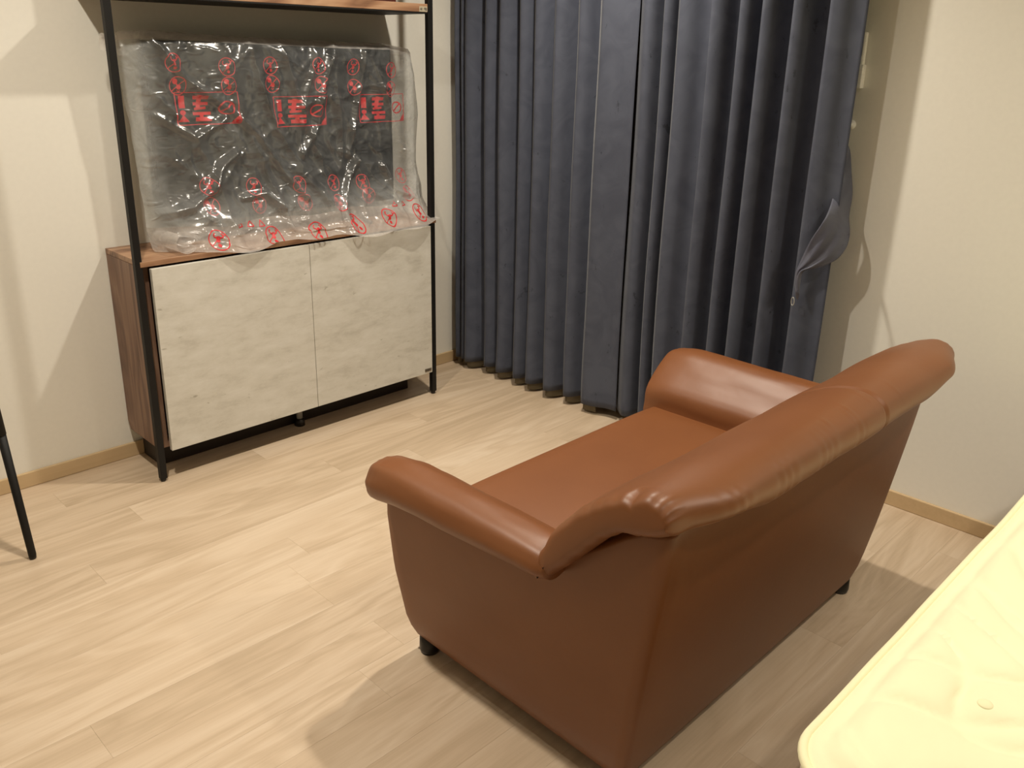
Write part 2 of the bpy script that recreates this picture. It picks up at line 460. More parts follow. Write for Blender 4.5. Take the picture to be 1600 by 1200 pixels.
# ---------------------------------------------------------------- TV cabinet with frame
CX0, CX1 = -1.795, -0.512
cab = tag(empty('tv_cabinet', (-1.15, -0.15, 0)), 'wood and black metal TV cabinet with two whitewashed doors, against the wall', 'cabinet')
cab_l = Vector((-1.15, -0.15, 0))
def cbox(name, d, mat, parent=None, bevel=0.001, label=None):
    bm = bmesh.new(); box(bm, *d)
    p = parent or cab
    off = cab_l if parent is None or parent is cab else cab_l
    bmesh.ops.translate(bm, verts=bm.verts, vec=-off)
    o = obj(name, bm, mat, p, bevel=bevel)
    if label: o['label'] = label
    return o
def side_panel(x0, x1):
    # lower rear corner cut away for the baseboard
    prof = [(-0.268, 0.118), (-0.268, 0.797), (-0.004, 0.797), (-0.004, 0.135), (-0.030, 0.10), (-0.030, 0.118)]
    prof = [(-0.268, 0.118), (-0.268, 0.797), (-0.004, 0.797), (-0.004, 0.150), (-0.022, 0.118)]
    bm = bmesh.new()
    a = [bm.verts.new((x0, y, z)) for y, z in prof]; b2 = [bm.verts.new((x1, y, z)) for y, z in prof]
    bm.faces.new(a); bm.faces.new(b2[::-1])
    for i in range(len(prof)): bm.faces.new((a[i], a[(i + 1) % 5], b2[(i + 1) % 5], b2[i]))
    bmesh.ops.translate(bm, verts=bm.verts, vec=-cab_l)
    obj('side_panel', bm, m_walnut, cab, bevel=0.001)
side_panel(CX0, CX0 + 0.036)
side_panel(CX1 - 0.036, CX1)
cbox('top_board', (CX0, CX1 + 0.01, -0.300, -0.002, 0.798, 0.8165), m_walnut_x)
cbox('back_board', (CX0 + .036, CX1 - .036, -0.012, -0.004, 0.12, 0.797), m_walnut)
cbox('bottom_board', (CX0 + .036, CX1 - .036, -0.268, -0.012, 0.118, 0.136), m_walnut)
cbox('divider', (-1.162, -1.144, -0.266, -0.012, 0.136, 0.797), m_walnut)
DX0, DXM, DX1 = -1.764, -1.148, -0.541
for (a, b2) in ((DX0, DXM - .0012), (DXM + .0012, DX1)):
    d = cbox('door', (a, b2, -0.310, -0.292, 0.117, 0.790), m_door, bevel=0.0008)
    for zz in (0.25, 0.65):
        hx = a + 0.03 if a < DXM - .1 else b2 - 0.03
        hg = cbox('hinge', (hx - .02, hx + .02, -0.292, -0.268, zz, zz + .04), m_metal, parent=d)
    if a > DXM - .1:
        bd = cbox('maker_badge', (-0.585, -0.547, -0.3125, -0.310, 0.1265, 0.1405), m_badge, parent=d)
        bd['label'] = 'small bronze maker badge in the lower door corner'
# recessed dark plinth standing on the floor
o = cbox('plinth_side', (-1.753, -1.735, -0.157, -0.016, 0.0, 0.118), m_dark); o['label'] = 'near-black recessed plinth board'
cbox('plinth_front', (-1.735, -0.565, -0.157, -0.141, 0.0, 0.118), m_dark)
for xc_, yc_ in ((-1.165, -0.185),):
    bm = bmesh.new(); lathe(bm, [(0.013, 0.118), (0.013, 0.032)], (xc_ + 1.15, yc_ + .15, 0), 18)
    lg = obj('centre_leg', bm, m_grey_plastic, cab, True); lg['label'] = 'short grey centre support leg'
    bm = bmesh.new(); lathe(bm, [(0.013, 0.032), (0.021, 0.028), (0.022, 0.0)], (xc_ + 1.15, yc_ + .15, 0), 18)
    obj('foot', bm, m_foot, lg, True)
# black posts running from the floor to beyond the top shelf
SH = 1.655
for x0 in (-1.811, -0.530):
    for y0, z0, z1 in ((-0.298, 0.012, 2.10),):
        p = cbox('post', (x0, x0 + 0.0235, y0, y0 + 0.0235, z0, z1), m_black, bevel=0.0015)
        bm = bmesh.new(); lathe(bm, [(0.0105, 0.014), (0.0105, 0.003), (0.008, 0.0)], (x0 + .0118 + 1.15, y0 + .0118 + .15, 0), 16)
        obj('levelling_foot', bm, m_foot, p, True)
cbox('crossbar', (-1.788, -0.530, -0.292, -0.278, 1.98, 2.0), m_black)
# upper shelf, its back board
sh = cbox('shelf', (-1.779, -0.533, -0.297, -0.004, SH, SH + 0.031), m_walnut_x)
cbox('shelf_underside', (-1.779, -0.533, -0.296, -0.005, SH - 0.006, SH - 0.0002), m_black)
cbox('upper_board', (-1.765, -0.585, -0.16, -0.145, SH + .031, 2.0), m_redbrown, label='dark red-brown back board above the shelf')
cbox('upper_top', (-1.779, -0.533, -0.292, -0.004, 2.0, 2.03), m_walnut_x)
stk = cbox('sticker', (-0.576, -0.535, -0.2976, -0.2971, SH + 0.001, SH + 0.021), m_sticker, parent=sh, bevel=0)
stk['label'] = 'small paper sticker on the shelf edge'
def strokes(segs, x, z, s, y, wd):
    bm = bmesh.new()
    for ch in segs:
        for (ax, az, bx, bz) in ch[0]:
            a = Vector((ch[1] + ax, 0, az)); b2 = Vector((ch[1] + bx, 0, bz)); d = (b2 - a).normalized(); n = Vector((-d.z, 0, d.x)) * wd / s / 2
            q = [a + n - d * wd / s / 2, b2 + n + d * wd / s / 2, b2 - n + d * wd / s / 2, a - n - d * wd / s / 2]
            bm.faces.new([bm.verts.new((x + v.x * s - cab_l.x, y - cab_l.y, z + v.z * s)) for v in q])
    return bm
A_ = [(0, 0, .3, 1), (.3, 1, .6, 0), (.12, .4, .48, .4)]; K_ = [(0, 0, 0, 1), (0, .45, .5, 1), (.15, .6, .5, 0)]
one = [(.2, 0, .2, 1)]; nine = [(.5, 0, .5, 1), (.5, 1, 0, 1), (0, 1, 0, .5), (0, .5, .5, .5)]; eight = [(0, 0, .5, 0), (.5, 0, .5, 1), (.5, 1, 0, 1), (0, 1, 0, 0), (0, .5, .5, .5)]
obj('sticker_mark', strokes([(A_, 0), (K_, .8), (one, 2.0), (nine, 2.5), (eight, 3.2)], -0.572, SH + 0.0065, 0.009, -0.2980, 0.0016), m_ink, stk if False else sh)
obj('badge_mark', strokes([(eight, 0), (one, .7), (A_, 1.2), (K_, 2.0), (eight, 2.8)], -0.5815, 0.1300, 0.0075, -0.3129, 0.0012), m_badge_t, bd.parent)

# ---------------------------------------------------------------- television
tvx, tvy, tvz = -1.124, -0.13, 0.8165
tv = tag(empty('television', (tvx, tvy, tvz)), 'dark flat television in a plastic bag on the cabinet', 'television')
def tbox(name, d, mat, p=None, bevel=0.002):
    bm = bmesh.new(); box(bm, *d); return obj(name, bm, mat, p or tv, bevel=bevel)
hw, z0, z1 = 0.521, 0.075, 0.708
tbox('housing', (-hw, hw, -0.010, 0.030, z0, z1), m_tvb, bevel=0.006)
tbox('rear_bulge', (-hw * .6, hw * .6, 0.030, 0.060, z0 + .04, z1 - .2), m_tvb, bevel=0.015)
tbox('screen', (-hw + .009, hw - .009, -0.0125, -0.010, z0 + .016, z1 - .009), m_tvs)
for sx in (-1, 1):
    bm = bmesh.new()
    tube(bm, [(sx * .30, -0.012, z0 + .01), (sx * .325, -0.06, 0.012), (sx * .33, -0.10, 0.008)], 0.008, 8)
    tube(bm, [(sx * .30, 0.028, z0 + .01), (sx * .325, 0.05, 0.012), (sx * .33, 0.085, 0.008)], 0.008, 8)
    obj('stand_foot', bm, m_tvb, tv, True)

# ---------------------------------------------------------------- plastic bag over the television
bag = tag(empty('plastic_bag', (-1.13, -0.15, 0.8165)), 'crumpled clear plastic bag with red warning prints draped over the television', 'bag')
bag_l = Vector((-1.13, -0.15, 0.8165))
LZ = [0.80, 0.866, 1.0, 1.11, 1.24, 1.406, 1.50, 1.546]; LX = [-1.655, -1.690, -1.694, -1.700, -1.708, -1.722, -1.735, -1.72]
RX = [-0.47, -0.445, -0.468, -0.474, -0.458, -0.475, -0.495, -0.535]
TU = [0, .1, .3, .5, .7, .9, 1]; TZ = [1.548, 1.556, 1.546, 1.541, 1.536, 1.534, 1.515]
def ridged(p, s, o=0):
    return 1 - abs(noise.noise(Vector(p) * s + Vector((o, o * 1.7, o * .3)))) * 2
CREASES = [([(-1.62, 1.54), (-1.52, 1.40), (-1.36, 1.29), (-1.26, 1.20), (-1.17, 1.05), (-1.10, 0.96)], .022, .020),
           ([(-0.90, 1.53), (-0.97, 1.36), (-1.00, 1.22), (-1.08, 1.12)], .024, .028),
           ([(-0.98, 1.50), (-1.06, 1.30)], .014, .02),
           ([(-1.66, 0.95), (-1.56, 0.97), (-1.47, 1.02), (-1.42, 1.10), (-1.36, 1.14)], .030, .022),
           ([(-0.83, 1.08), (-0.90, 0.98), (-0.95, 0.88), (-1.02, 0.83)], .028, .022),
           ([(-0.76, 1.50), (-0.80, 1.30), (-0.86, 1.10)], .016, .02),
           ([(-1.36, 0.98), (-1.27, 0.99), (-1.20, 0.93)], .020, .018),
           ([(-1.63, 1.28), (-1.50, 1.20), (-1.38, 1.26)], .018, .02),
           ([(-0.70, 1.05), (-0.66, 0.95), (-0.55, 0.90)], .02, .02)]
def crease(x, z):
    best = 0
    for pts, amp, wd in CREASES:
        for (ax, az), (bx, bz) in zip(pts, pts[1:]):
            dx, dz = bx - ax, bz - az
            t = max(0, min(1, ((x - ax) * dx + (z - az) * dz) / (dx * dx + dz * dz)))
            d = math.hypot(x - ax - dx * t, z - az - dz * t)
            h = amp * max(0, 1 - d / wd) ** 1.3
            best = max(best, h)
    return best
def bag_pt(u, v, side):
    """side -1 front, +1 back; v 0 hem .. 1 top"""
    zt = pl(TU, TZ, u)
    zb = 0.822 + 0.006 * math.sin(u * 23)
    z = lerp(zb, zt, v)
    xl, xr = pl(LZ, LX, z), pl(LZ, RX, z)
    xl += 0.006 * noise.noise(Vector((3, 0, z * 14))); xr += 0.008 * noise.noise(Vector((9, 0, z * 12)))
    x = lerp(xl, xr, u)
    prof = (1 - abs(2 * u - 1) ** 5) ** 0.6 * (1 - max(0, (v - .9) / .1) ** 2.2) ** 0.5
    if side < 0:
        dep = lerp(0.155, 0.045, sstep(0.0, 0.42, v))
        dep *= 0.82 + 0.25 * noise.noise(Vector((x * 4, 2, z * 4)))
        q = Vector((x + 0.45 * z, 0, z * 0.8 - 0.4 * x))
        cr = 0.020 * max(0, ridged(q, 3.4, 2.0)) ** 4 + 0.012 * max(0, ridged(q + Vector((noise.noise(q * 5) * .12, 0, 0)), 8, 5.0)) ** 4 + 0.006 * max(0, ridged(q, 19, 9.0)) ** 2
        cr += 0.022 * max(0, ridged(Vector((x * .9 + z * .25, 0, z * .25)), 5.5, 1.0)) ** 5
        y = -0.132 - (dep + crease(x, z) + cr * .75 * (1.1 - .35 * v)) * prof
        if v < 0.06:   # hem hangs over the cabinet edge here and there
            pass
    else:
        y = -0.132 + (0.085 + 0.012 * noise.noise(Vector((x * 6, 7, z * 6)))) * prof
        y = min(y, -0.02)
    return Vector((x, y, z))
def sheet(name, side, nu, nv, v0, v1, mat, u0=0., u1=1.):
    bm = bmesh.new()
    pts = [[bag_pt(lerp(u0, u1, i / nu), lerp(v0, v1, j / nv), side) - bag_l for i in range(nu + 1)] for j in range(nv + 1)]
    grid(bm, pts)
    return obj(name, bm, mat, bag, True)
sheet('front_sheet', -1, 230, 130, 0.105, 0.965, m_film)
sheet('top_fold', -1, 230, 10, 0.965, 1.0, m_film_b)
sheet('top_fold', 1, 60, 5, 0.95, 1.0, m_film_b)
sheet('rear_sheet', 1, 60, 36, 0.0, 0.95, m_film_side)
# gathered hem that falls to the cabinet top and spills over its front edge
def hem_pt(u, t):
    p = bag_pt(u, 0.105, -1)
    x, y, z = p
    over = 0.026 + 0.022 * math.sin(u * 9.3 + 1) + 0.012 * math.sin(u * 31)      # how far it spills past the edge
    over *= sstep(0.1, 0.2, u) * sstep(1.0, 0.93, u)
    yend = -0.312 - max(0, over) if 0.1 < u < 0.97 else lerp(-0.19, -0.30, min(1, abs(u - .0) / .1) if u < .5 else min(1, (1 - u) / .03))
    zend = 0.820 - max(0, over) * 0.45
    yy = lerp(y, yend, t ** 1.3)
    zz = lerp(z, zend, 1 - (1 - t) ** 1.5)
    zz += 0.020 * math.sin(math.pi * t) * noise.noise(Vector((x * 14, 0, t * 2)))
    yy -= 0.016 * math.sin(math.pi * t) * max(0, ridged(Vector((x, 0, t * .2)), 9, 4)) ** 2
    if yy > -0.303: zz = max(zz, 0.8185)
    xx = x + 0.02 * t * noise.noise(Vector((x * 7, 3, t)))
    return Vector((xx, yy, zz))
bm = bmesh.new()
grid(bm, [[hem_pt(i / 200, j / 22) - bag_l for i in range(201)] for j in range(23)])
obj('hem', bm, m_film_b, bag, True)['label'] = 'milky folded hem spilling over the cabinet edge'
# torn-off corner tabs
bm = bmesh.new()
grid(bm, [[Vector((lerp(-1.70, -1.775, i / 10), -0.135 + .004 * math.sin(i + j), lerp(1.54, 1.47 + .02 * i / 10, j / 8) + .004 * math.sin(i * 1.7))) - bag_l for i in range(11)] for j in range(9)])
obj('corner_tab', bm, m_film_b, bag, True)
bm = bmesh.new()
def curl(i, j):
    a = i / 18; t = j / 8
    ang = math.pi * (0.15 + 1.2 * a)
    return Vector((-1.625 - 0.055 * math.sin(ang) * (1 - .3 * t), -0.14 - 0.16 * t, 0.858 + 0.036 * math.cos(ang)))
grid(bm, [[curl(i, j) - bag_l for i in range(19)] for j in range(9)])
obj('corner_fold', bm, m_film_b, bag, True)

# red prints mapped onto the sheet
def front_at(x, z):
    if z >= 0.905:
        u, v = 0.5, 0.5
        for _ in range(12):
            p = bag_pt(u, v, -1)
            u += (x - p.x) / 1.22; v += (z - p.z) / 0.72
            u = min(.998, max(.002, u)); v = min(.995, max(.105, v))
        p = bag_pt(u, v, -1)
        return Vector((x, p.y + 0.0022, z))
    u, t = (x + 1.69) / 1.22, 0.5
    for _ in range(14):
        u = min(.998, max(.002, u)); t = min(1, max(0, t))
        p = hem_pt(u, t)
        u += (x - p.x) / 1.22; t -= (z - p.z) / 0.10 * .7
    u = min(.998, max(.002, u)); t = min(1, max(0, t))
    p = hem_pt(u, t)
    return Vector((p.x, p.y - 0.0012, p.z + 0.0008))
def decal(name, polys, cx, cz, s, rot=0.0, sub=2, sq=1.0):
    bm = bmesh.new()
    for poly in polys:
        bm.faces.new([bm.verts.new((x, 0, z)) for x, z in poly])
    bmesh.ops.triangulate(bm, faces=bm.faces)
    for _ in range(3):
        long = [e for e in bm.edges if e.calc_length() > 0.22]
        if long: bmesh.ops.subdivide_edges(bm, edges=long, cuts=1)
    bmesh.ops.triangulate(bm, faces=bm.faces)
    c, sn = math.cos(rot), math.sin(rot)
    for v in bm.verts:
        x, z = v.co.x * s * sq, v.co.z * s
        v.co = front_at(cx + c * x - sn * z, cz + sn * x + c * z) - bag_l
    return obj(name, bm, m_red, bag)
def ring(cx, cz, r0, r1, n=28, a0=0, a1=2 * math.pi):
    out = []
    for k in range(n):
        t0, t1 = lerp(a0, a1, k / n), lerp(a0, a1, (k + 1) / n)
        out.append([(cx + r * math.cos(t), cz + r * math.sin(t)) for r, t in ((r0, t0), (r1, t0), (r1, t1), (r0, t1))])
    return out
def bar(x0, z0, x1, z1, w_):
    d = Vector((x1 - x0, z1 - z0)).normalized(); n = Vector((-d.y, d.x)) * w_ / 2
    return [[(x0 + n.x, z0 + n.y), (x1 + n.x, z1 + n.y), (x1 - n.x, z1 - n.y), (x0 - n.x, z0 - n.y)]]
def disc(cx, cz, r, n=12):
    return [[(cx + r * math.cos(2 * math.pi * k / n), cz + r * math.sin(2 * math.pi * k / n)) for k in range(n)]]
NOGRAB = ring(0, 0, .90, 1.0) + bar(-.64, -.64, .64, .64, .09) + ring(-.22, .42, .15, .27, 10, 1.9, 6.0) + ring(.24, .46, .15, .27, 10, -2.8, 1.3) + bar(-.1, .22, .05, -.15, .2) + bar(.18, .25, .02, -.1, .14) + disc(.02, -.08, .2) + disc(.08, -.52, .17)
NOHOOK = ring(0, 0, .90, 1.0) + bar(-.64, -.64, .64, .64, .09) + disc(-.38, .42, .30) + disc(.12, -.12, .27) + bar(-.2, .25, .05, -.05, .16) + ring(.1, -.45, .1, .2, 10, 3.2, 6.2)
pairs = [(-1.554, 1.453), (-1.544, 1.377), (-1.362, 1.44), (-1.36, 1.375), (-1.184, 1.445), (-1.181, 1.38), (-0.981, 1.446), (-0.974, 1.376), (-0.816, 1.442), (-0.813, 1.364), (-0.629, 1.43), (-0.638, 1.355), (-1.485, 1.032), (-1.487, 0.964), (-1.305, 1.016), (-1.297, 0.949), (-1.12, 1.009), (-1.11, 0.942), (-0.957, 1.0), (-0.958, 0.925), (-0.814, 0.991), (-0.8, 0.937), (-0.608, 1.0), (-0.599, 0.926)]
for i, (x, z) in enumerate(pairs):
    decal('warning_print', NOGRAB if i % 2 == 0 else NOHOOK, x, z, 0.032, random.uniform(-.2, .2), sq=0.9)
for i, (x, z) in enumerate([(-1.504, 0.852), (-1.282, 0.838), (-1.097, 0.835), (-0.914, 0.842), (-0.743, 0.846), (-0.582, 0.85)]):
    decal('warning_print', NOGRAB, x, z, 0.034, random.uniform(-.3, .3))
TXT = (bar(-1, .62, 1, .62, .03) + bar(-1, -.62, 1, -.62, .03) + bar(-1, -.62, -1, .62, .03) + bar(1, -.62, 1, .62, .03)
       + bar(-.80, .02, -.80, .50, .2) + disc(-.8, -.15, .1) + [[(-.98, -.5), (-.62, -.5), (-.8, -.22)]]
       + bar(-.45, .42, .0, .42, .14) + bar(-.22, .52, -.30, .02, .14) + bar(-.45, .18, .02, .18, .12) + bar(-.42, -.02, -.05, .02, .1)
       + bar(-.48, -.2, .1, -.2, .12) + bar(-.4, -.42, .1, -.42, .16) + bar(-.2, -.15, -.2, -.5, .12)
       + ring(.62, .0, .22, .28, 14) + bar(.45, -.15, .8, .17, .06) + [[(.76, -.6), (.98, -.6), (.98, -.3)]])
for x, z in ((-1.473, 1.30), (-1.096, 1.279), (-0.706, 1.28)):
    decal('caution_print', TXT, x + 0.03, z, 0.088, 0.0, sq=1.3)
REC = bar(-.8, -.6, .8, -.6, .2) + bar(.8, -.6, 0, .8, .2) + bar(0, .8, -.8, -.6, .2)
for x, z in ((-1.402, 0.892), (-1.356, 0.888), (-1.312, 0.884), (-0.694, 0.895), (-0.646, 0.892)):
    decal('recycling_print', REC, x, z, 0.015, 0.0)

# ---------------------------------------------------------------- curtains
def fold_profile(ridges, y_end_a, y_end_b, xf, xb, seed, n_per=14):
    """list of (s, x, y): ridge points in front, valleys between, with rounded omega folds"""
    pts = []
    rnd = random.Random(seed)
    keys = []   # alternate valley, ridge
    prev = y_end_a
    keys.append(('v', y_end_a, xb + rnd.uniform(-.01, .01)))
    for i, r in enumerate(ridges):
        keys.append(('r', r, xf + rnd.uniform(-.012, .012)))
        nxt = ridges[i + 1] if i + 1 < len(ridges) else y_end_b
        if i + 1 < len(ridges):
            keys.append(('v', lerp(r, nxt, 0.80), xb + rnd.uniform(-.012, .012)))
    keys.append(('v', y_end_b, lerp(xf, xb, .4)))
    for a, b2 in zip(keys, keys[1:]):
        for k in range(n_per):
            t = k / n_per
            c = (1 - math.cos(math.pi * t)) / 2
            x = lerp(a[2], b2[2], c)
            y = lerp(a[1], b2[1], t)
            # bulge to round the folds
            y += 0.006 * math.sin(2 * math.pi * t) * (1 if a[0] == 'r' else -1) * -1
            pts.append((x, y))
    pts.append((keys[-1][2], keys[-1][1]))
    return pts
def curtain_mesh(name, prof, z0, z1, mat, parent, nz=46, amp=1.0, seed=0, hemw=0.0):
    bm = bmesh.new()
    rows = []
    for j in range(nz + 1):
        z = lerp(z0, z1, (j / nz) ** 1.15)
        r = []
        for i, (x, y) in enumerate(prof):
            s = noise.noise(Vector((y * 3, z * .9, seed))) * 0.012
            dx = noise.noise(Vector((y * 6, z * 1.2, seed + 5))) * 0.010
            low = 1 - sstep(0, 0.5, z)
            s += 0.022 * (1 - z / 1.7) * sstep(-1.2, -1.9, y) if y < -1.2 and z < 1.7 else 0
            r.append((x + dx * (1 + low), y + s * (.6 + low), z + (hemw * math.sin(y * 31) if j == 0 else 0)))
        rows.append(r)
    grid(bm, rows)
    o = obj(name, bm, mat, parent, True)
    so = o.modifiers.new('thickness', 'SOLIDIFY'); so.thickness = 0.0022; so.offset = 0
    return o
ridL = [-0.070, -0.110, -0.151, -0.263, -0.362, -0.478, -0.569, -0.680, -0.791, -0.903]
ridR = [-1.107, -1.181, -1.244, -1.39, -1.502, -1.593, -1.7, -1.819]
profL = fold_profile(ridL, -0.035, -1.062, -0.185, -0.085, 3)
profR = fold_profile(ridR, -0.985, -1.925, -0.165, -0.072, 5)
cl = tag(empty('curtain', (-0.12, -0.55, 0)), 'slate blue velvet curtain panel nearer the TV cabinet', 'curtain', None)
cr = tag(empty('curtain', (-0.12, -1.5, 0)), 'slate blue velvet curtain panel behind the sofa, nearer the bare wall', 'curtain', None)
def shift(p, e): return [(x - e.location.x, y - e.location.y) for x, y in p]
cl.location = cr.location = (0, 0, 0)
curtain_mesh('fabric', profL, 0.043, 2.47, m_curtain, cl, seed=1)
curtain_mesh('fabric', profR, 0.043, 2.47, m_curtain, cr, seed=2)
sc = tag(empty('sheer_curtain', (0, 0, 0)), 'olive sheer lining curtain hanging behind the blue panels, its hem showing below', 'curtain')
profS = [(x + 0.016, y) for x, y in profL][:-9]
curtain_mesh('voile', profS, 0.012, 2.47, m_sheer, sc, nz=46, seed=1)
bm = bmesh.new()
box(bm, -0.15, -0.10, -2.0, -0.03, 2.475, 2.505)
tag(obj('curtain_rail', bm, m_white_plastic), 'white ceiling rail carrying the blue curtains', 'rail')
rail = bpy.data.objects['curtain_rail']
for k in range(9):
    y = -0.15 - k * 0.2
    bm = bmesh.new(); box(bm, -0.135, -0.115, y - .01, y + .01, 2.505, 2.60)
    obj('bracket', bm, m_white_plastic, rail)

# tieback strap hanging from its hook
tb = tag(empty('curtain_tieback', (0, 0, 0)), 'grey satin tieback strap hanging loose beside the right curtain edge', 'tieback')
SR = [((-0.03, -1.85, 1.248), (-0.03, -1.867, 1.241)), ((-0.05, -1.846, 1.203), (-0.035, -1.891, 1.218)), ((-0.07, -1.863, 1.138), (-0.04, -1.912, 1.134)), ((-0.12, -1.893, 1.075), (-0.05, -1.928, 1.073)), ((-0.19, -1.915, 1.022), (-0.07, -1.936, 1.005)), ((-0.21, -1.904, 0.98), (-0.1, -1.96, 0.951)), ((-0.215, -1.883, 0.937), (-0.13, -1.966, 0.909)), ((-0.215, -1.864, 0.888), (-0.16, -1.951, 0.871)), ((-0.215, -1.851, 0.849), (-0.19, -1.911, 0.843)), ((-0.215, -1.843, 0.821), (-0.21, -1.868, 0.825)), ((-0.21, -1.839, 0.783), (-0.21, -1.861, 0.774)), ((-0.21, -1.847, 0.751), (-0.21, -1.863, 0.739))]
bm = bmesh.new(); rows = []
SL = [Vector(a) for a, _ in SR]; SRt = [Vector(b_) for _, b_ in SR]
def cat(Pp, i, t):
    p0, p1, p2, p3 = [Pp[max(0, min(len(Pp) - 1, k))] for k in (i - 1, i, i + 1, i + 2)]
    return 0.5 * ((2 * p1) + (-p0 + p2) * t + (2 * p0 - 5 * p1 + 4 * p2 - p3) * t * t + (-p0 + 3 * p1 - 3 * p2 + p3) * t ** 3)
for i in range(len(SL) - 1):
    for k in range(5):
        t = k / 5; a, b_ = cat(SL, i, t), cat(SRt, i, t); g = (i + t) / (len(SL) - 1)
        r = []
        for m_ in range(15):
            q = m_ / 14
            fold = 0.010 * math.sin(math.pi * q) + 0.007 * math.sin(q * 15 + g * 6) * sstep(.35, .55, g) * (1 - sstep(.75, .9, g)) * math.sin(math.pi * q)
            r.append(a.lerp(b_, q) + Vector((-fold, -fold * .4, 0)))
        rows.append(r)
rows.append([SL[-1].lerp(SRt[-1], m_ / 14) for m_ in range(15)])
rows.append([(SL[-1].lerp(SRt[-1], .3 + .4 * m_ / 14)) + Vector((0, 0, -.02)) for m_ in range(15)])
grid(bm, rows)
o = obj('strap', bm, m_satin, tb, True); so = o.modifiers.new('t', 'SOLIDIFY'); so.thickness = 0.003
bm = bmesh.new()
rc = Vector((-0.202, -1.838, 0.712))
tube(bm, [rc + Vector((0.003 * math.cos(a), 0.007 * math.cos(a), 0.014 * math.sin(a))) for a in [2 * math.pi * k / 20 for k in range(21)]], 0.0018, 8, False)
obj('end_ring', bm, m_grey_plastic, tb, True)
bm = bmesh.new()
rc = Vector((-0.030, -1.872, 1.255))
tube(bm, [rc + Vector((0.003 * math.cos(a), 0.008 * math.cos(a), 0.022 * math.sin(a))) for a in [2 * math.pi * k / 20 for k in range(21)]], 0.0018, 8, False)
obj('hook_ring', bm, m_white_plastic, tb, True)
# hook
hk = tag(empty('wall_hook', (0, -1.868, 1.297)), 'small round white tieback hook on the wall', 'hook')
bm = bmesh.new()
rows = []
for r_, d_ in ((0.016, 0), (0.016, 0.004), (0.011, 0.007), (0.005, 0.009), (0.005, 0.026), (0.009, 0.030), (0.009, 0.034), (0.001, 0.036)):
    rows.append([(-d_, r_ * math.cos(2 * math.pi * k / 20), r_ * math.sin(2 * math.pi * k / 20)) for k in range(20)])
grid(bm, rows, True, True)
obj('hook_body', bm, m_white_plastic, hk, True)
# remote holder
rh = tag(empty('remote_control', (0, -1.862, 1.47)), 'pale air conditioner remote in its holder on the wall, half behind the curtain', 'remote')
bm = bmesh.new(); box(bm, -0.022, 0.0, -0.030, 0.040, -0.055, 0.020); obj('holder', bm, m_white_plastic, rh, bevel=0.003)
bm = bmesh.new(); box(bm, -0.030, -0.022, -0.032, 0.040, -0.055, 0.010); obj('holder_front', bm, m_white_plastic, rh, bevel=0.003)
bm = bmesh.new(); box(bm, -0.021, -0.004, -0.026, 0.030, -0.045, 0.120); r_ = obj('handset', bm, m_white_plastic, rh, bevel=0.005)
bm = bmesh.new(); box(bm, -0.0225, -0.0205, -0.018, 0.022, 0.045, 0.105); obj('display', bm, m_foot, r_)
bm = bmesh.new(); box(bm, -0.0235, -0.0205, -0.014, -0.002, 0.026, 0.036); obj('button', bm, m_grey_plastic, r_)

# ---------------------------------------------------------------- sofa
XC = -1.175
sofa = tag(empty('sofa', (XC, -2.0, 0)), 'brown leatherette two-seat sofa with rolled arms, seen from behind', 'sofa')
so_l = Vector((XC, -2.0, 0))
def sobj(name, bm, mat=m_leather, smooth=True, parent=None, subs=0):
    bmesh.ops.translate(bm, verts=bm.verts, vec=-so_l)
    o = obj(name, bm, mat, parent or sofa, smooth)
    if subs:
        s = o.modifiers.new('s', 'SUBSURF'); s.levels = s.render_levels = subs
    return o
HZ = [0.045, 0.10, 0.25, 0.40, 0.55, 0.70]; HW = [0.558, 0.570, 0.588, 0.598, 0.601, 0.602]
YF = [-1.660, -1.638, -1.614, -1.604, -1.610, -1.612]; YB = [-2.349, -2.356, -2.380, -2.402, -2.424, -2.444]
def shell_path(n=26):
    """plan path as (side sign, kind, t)"""
    out = []
    for k in range(n + 1): out.append((-1, 's', k / n))
    for k in range(1, 6): out.append((-1, 'c', k / 6))
    for k in range(0, 31): out.append((0, 'b', k / 30))
    for k in range(5, 0, -1): out.append((1, 'c', k / 6))
    for k in range(n, -1, -1): out.append((1, 's', k / n))
    return out
RC = 0.028
def ztop_y(y):
    return pl([-2.45, -2.42, -2.35, -2.26, -2.17, -1.6], [0.705, 0.700, 0.680, 0.600, 0.526, 0.497], y)
def shell_pt(pp, z, inset):
    sgn, kind, t = pp
    h = pl(HZ, HW, z) - inset; yf = pl(HZ, YF, z); yb = pl(HZ, YB, z) + inset
    if kind == 's': return Vector((XC + sgn * h, lerp(yf, yb + RC, t), z))
    if kind == 'c':
        a = t * math.pi / 2
        return Vector((XC + sgn * (h - RC + RC * math.cos(a)), yb + RC - RC * math.sin(a), z))
    return Vector((XC + lerp(-h + RC, h - RC, t), yb, z))
path_ = shell_path()
bm = bmesh.new(); outer = []; inner = []
for pp in path_:
    yt = shell_pt(pp, 0.5, 0).y
    zt = ztop_y(yt) if pp[1] != 'b' else 0.705
    colo = []; coli = []
    for k in range(15):
        z = lerp(0.045, zt, k / 14)
        ins = 0.008 * (1 - min(1, k / 1.2)) if k < 2 else 0
        q = shell_pt(pp, z, ins); colo.append(q)
        coli.append(shell_pt(pp, z, 0.085))
    outer.append(colo); inner.append(coli)
ro = [[bm.verts.new(p) for p in c] for c in outer]; ri = [[bm.verts.new(p) for p in c] for c in inner]
for R_, flip in ((ro, 0), (ri, 1)):
    for a, b2 in zip(R_, R_[1:]):
        for k in range(14): bm.faces.new((a[k], a[k + 1], b2[k + 1], b2[k]))
for k in (0, 14):
    for i in range(len(ro) - 1): bm.faces.new((ro[i][k], ro[i + 1][k], ri[i + 1][k], ri[i][k]))
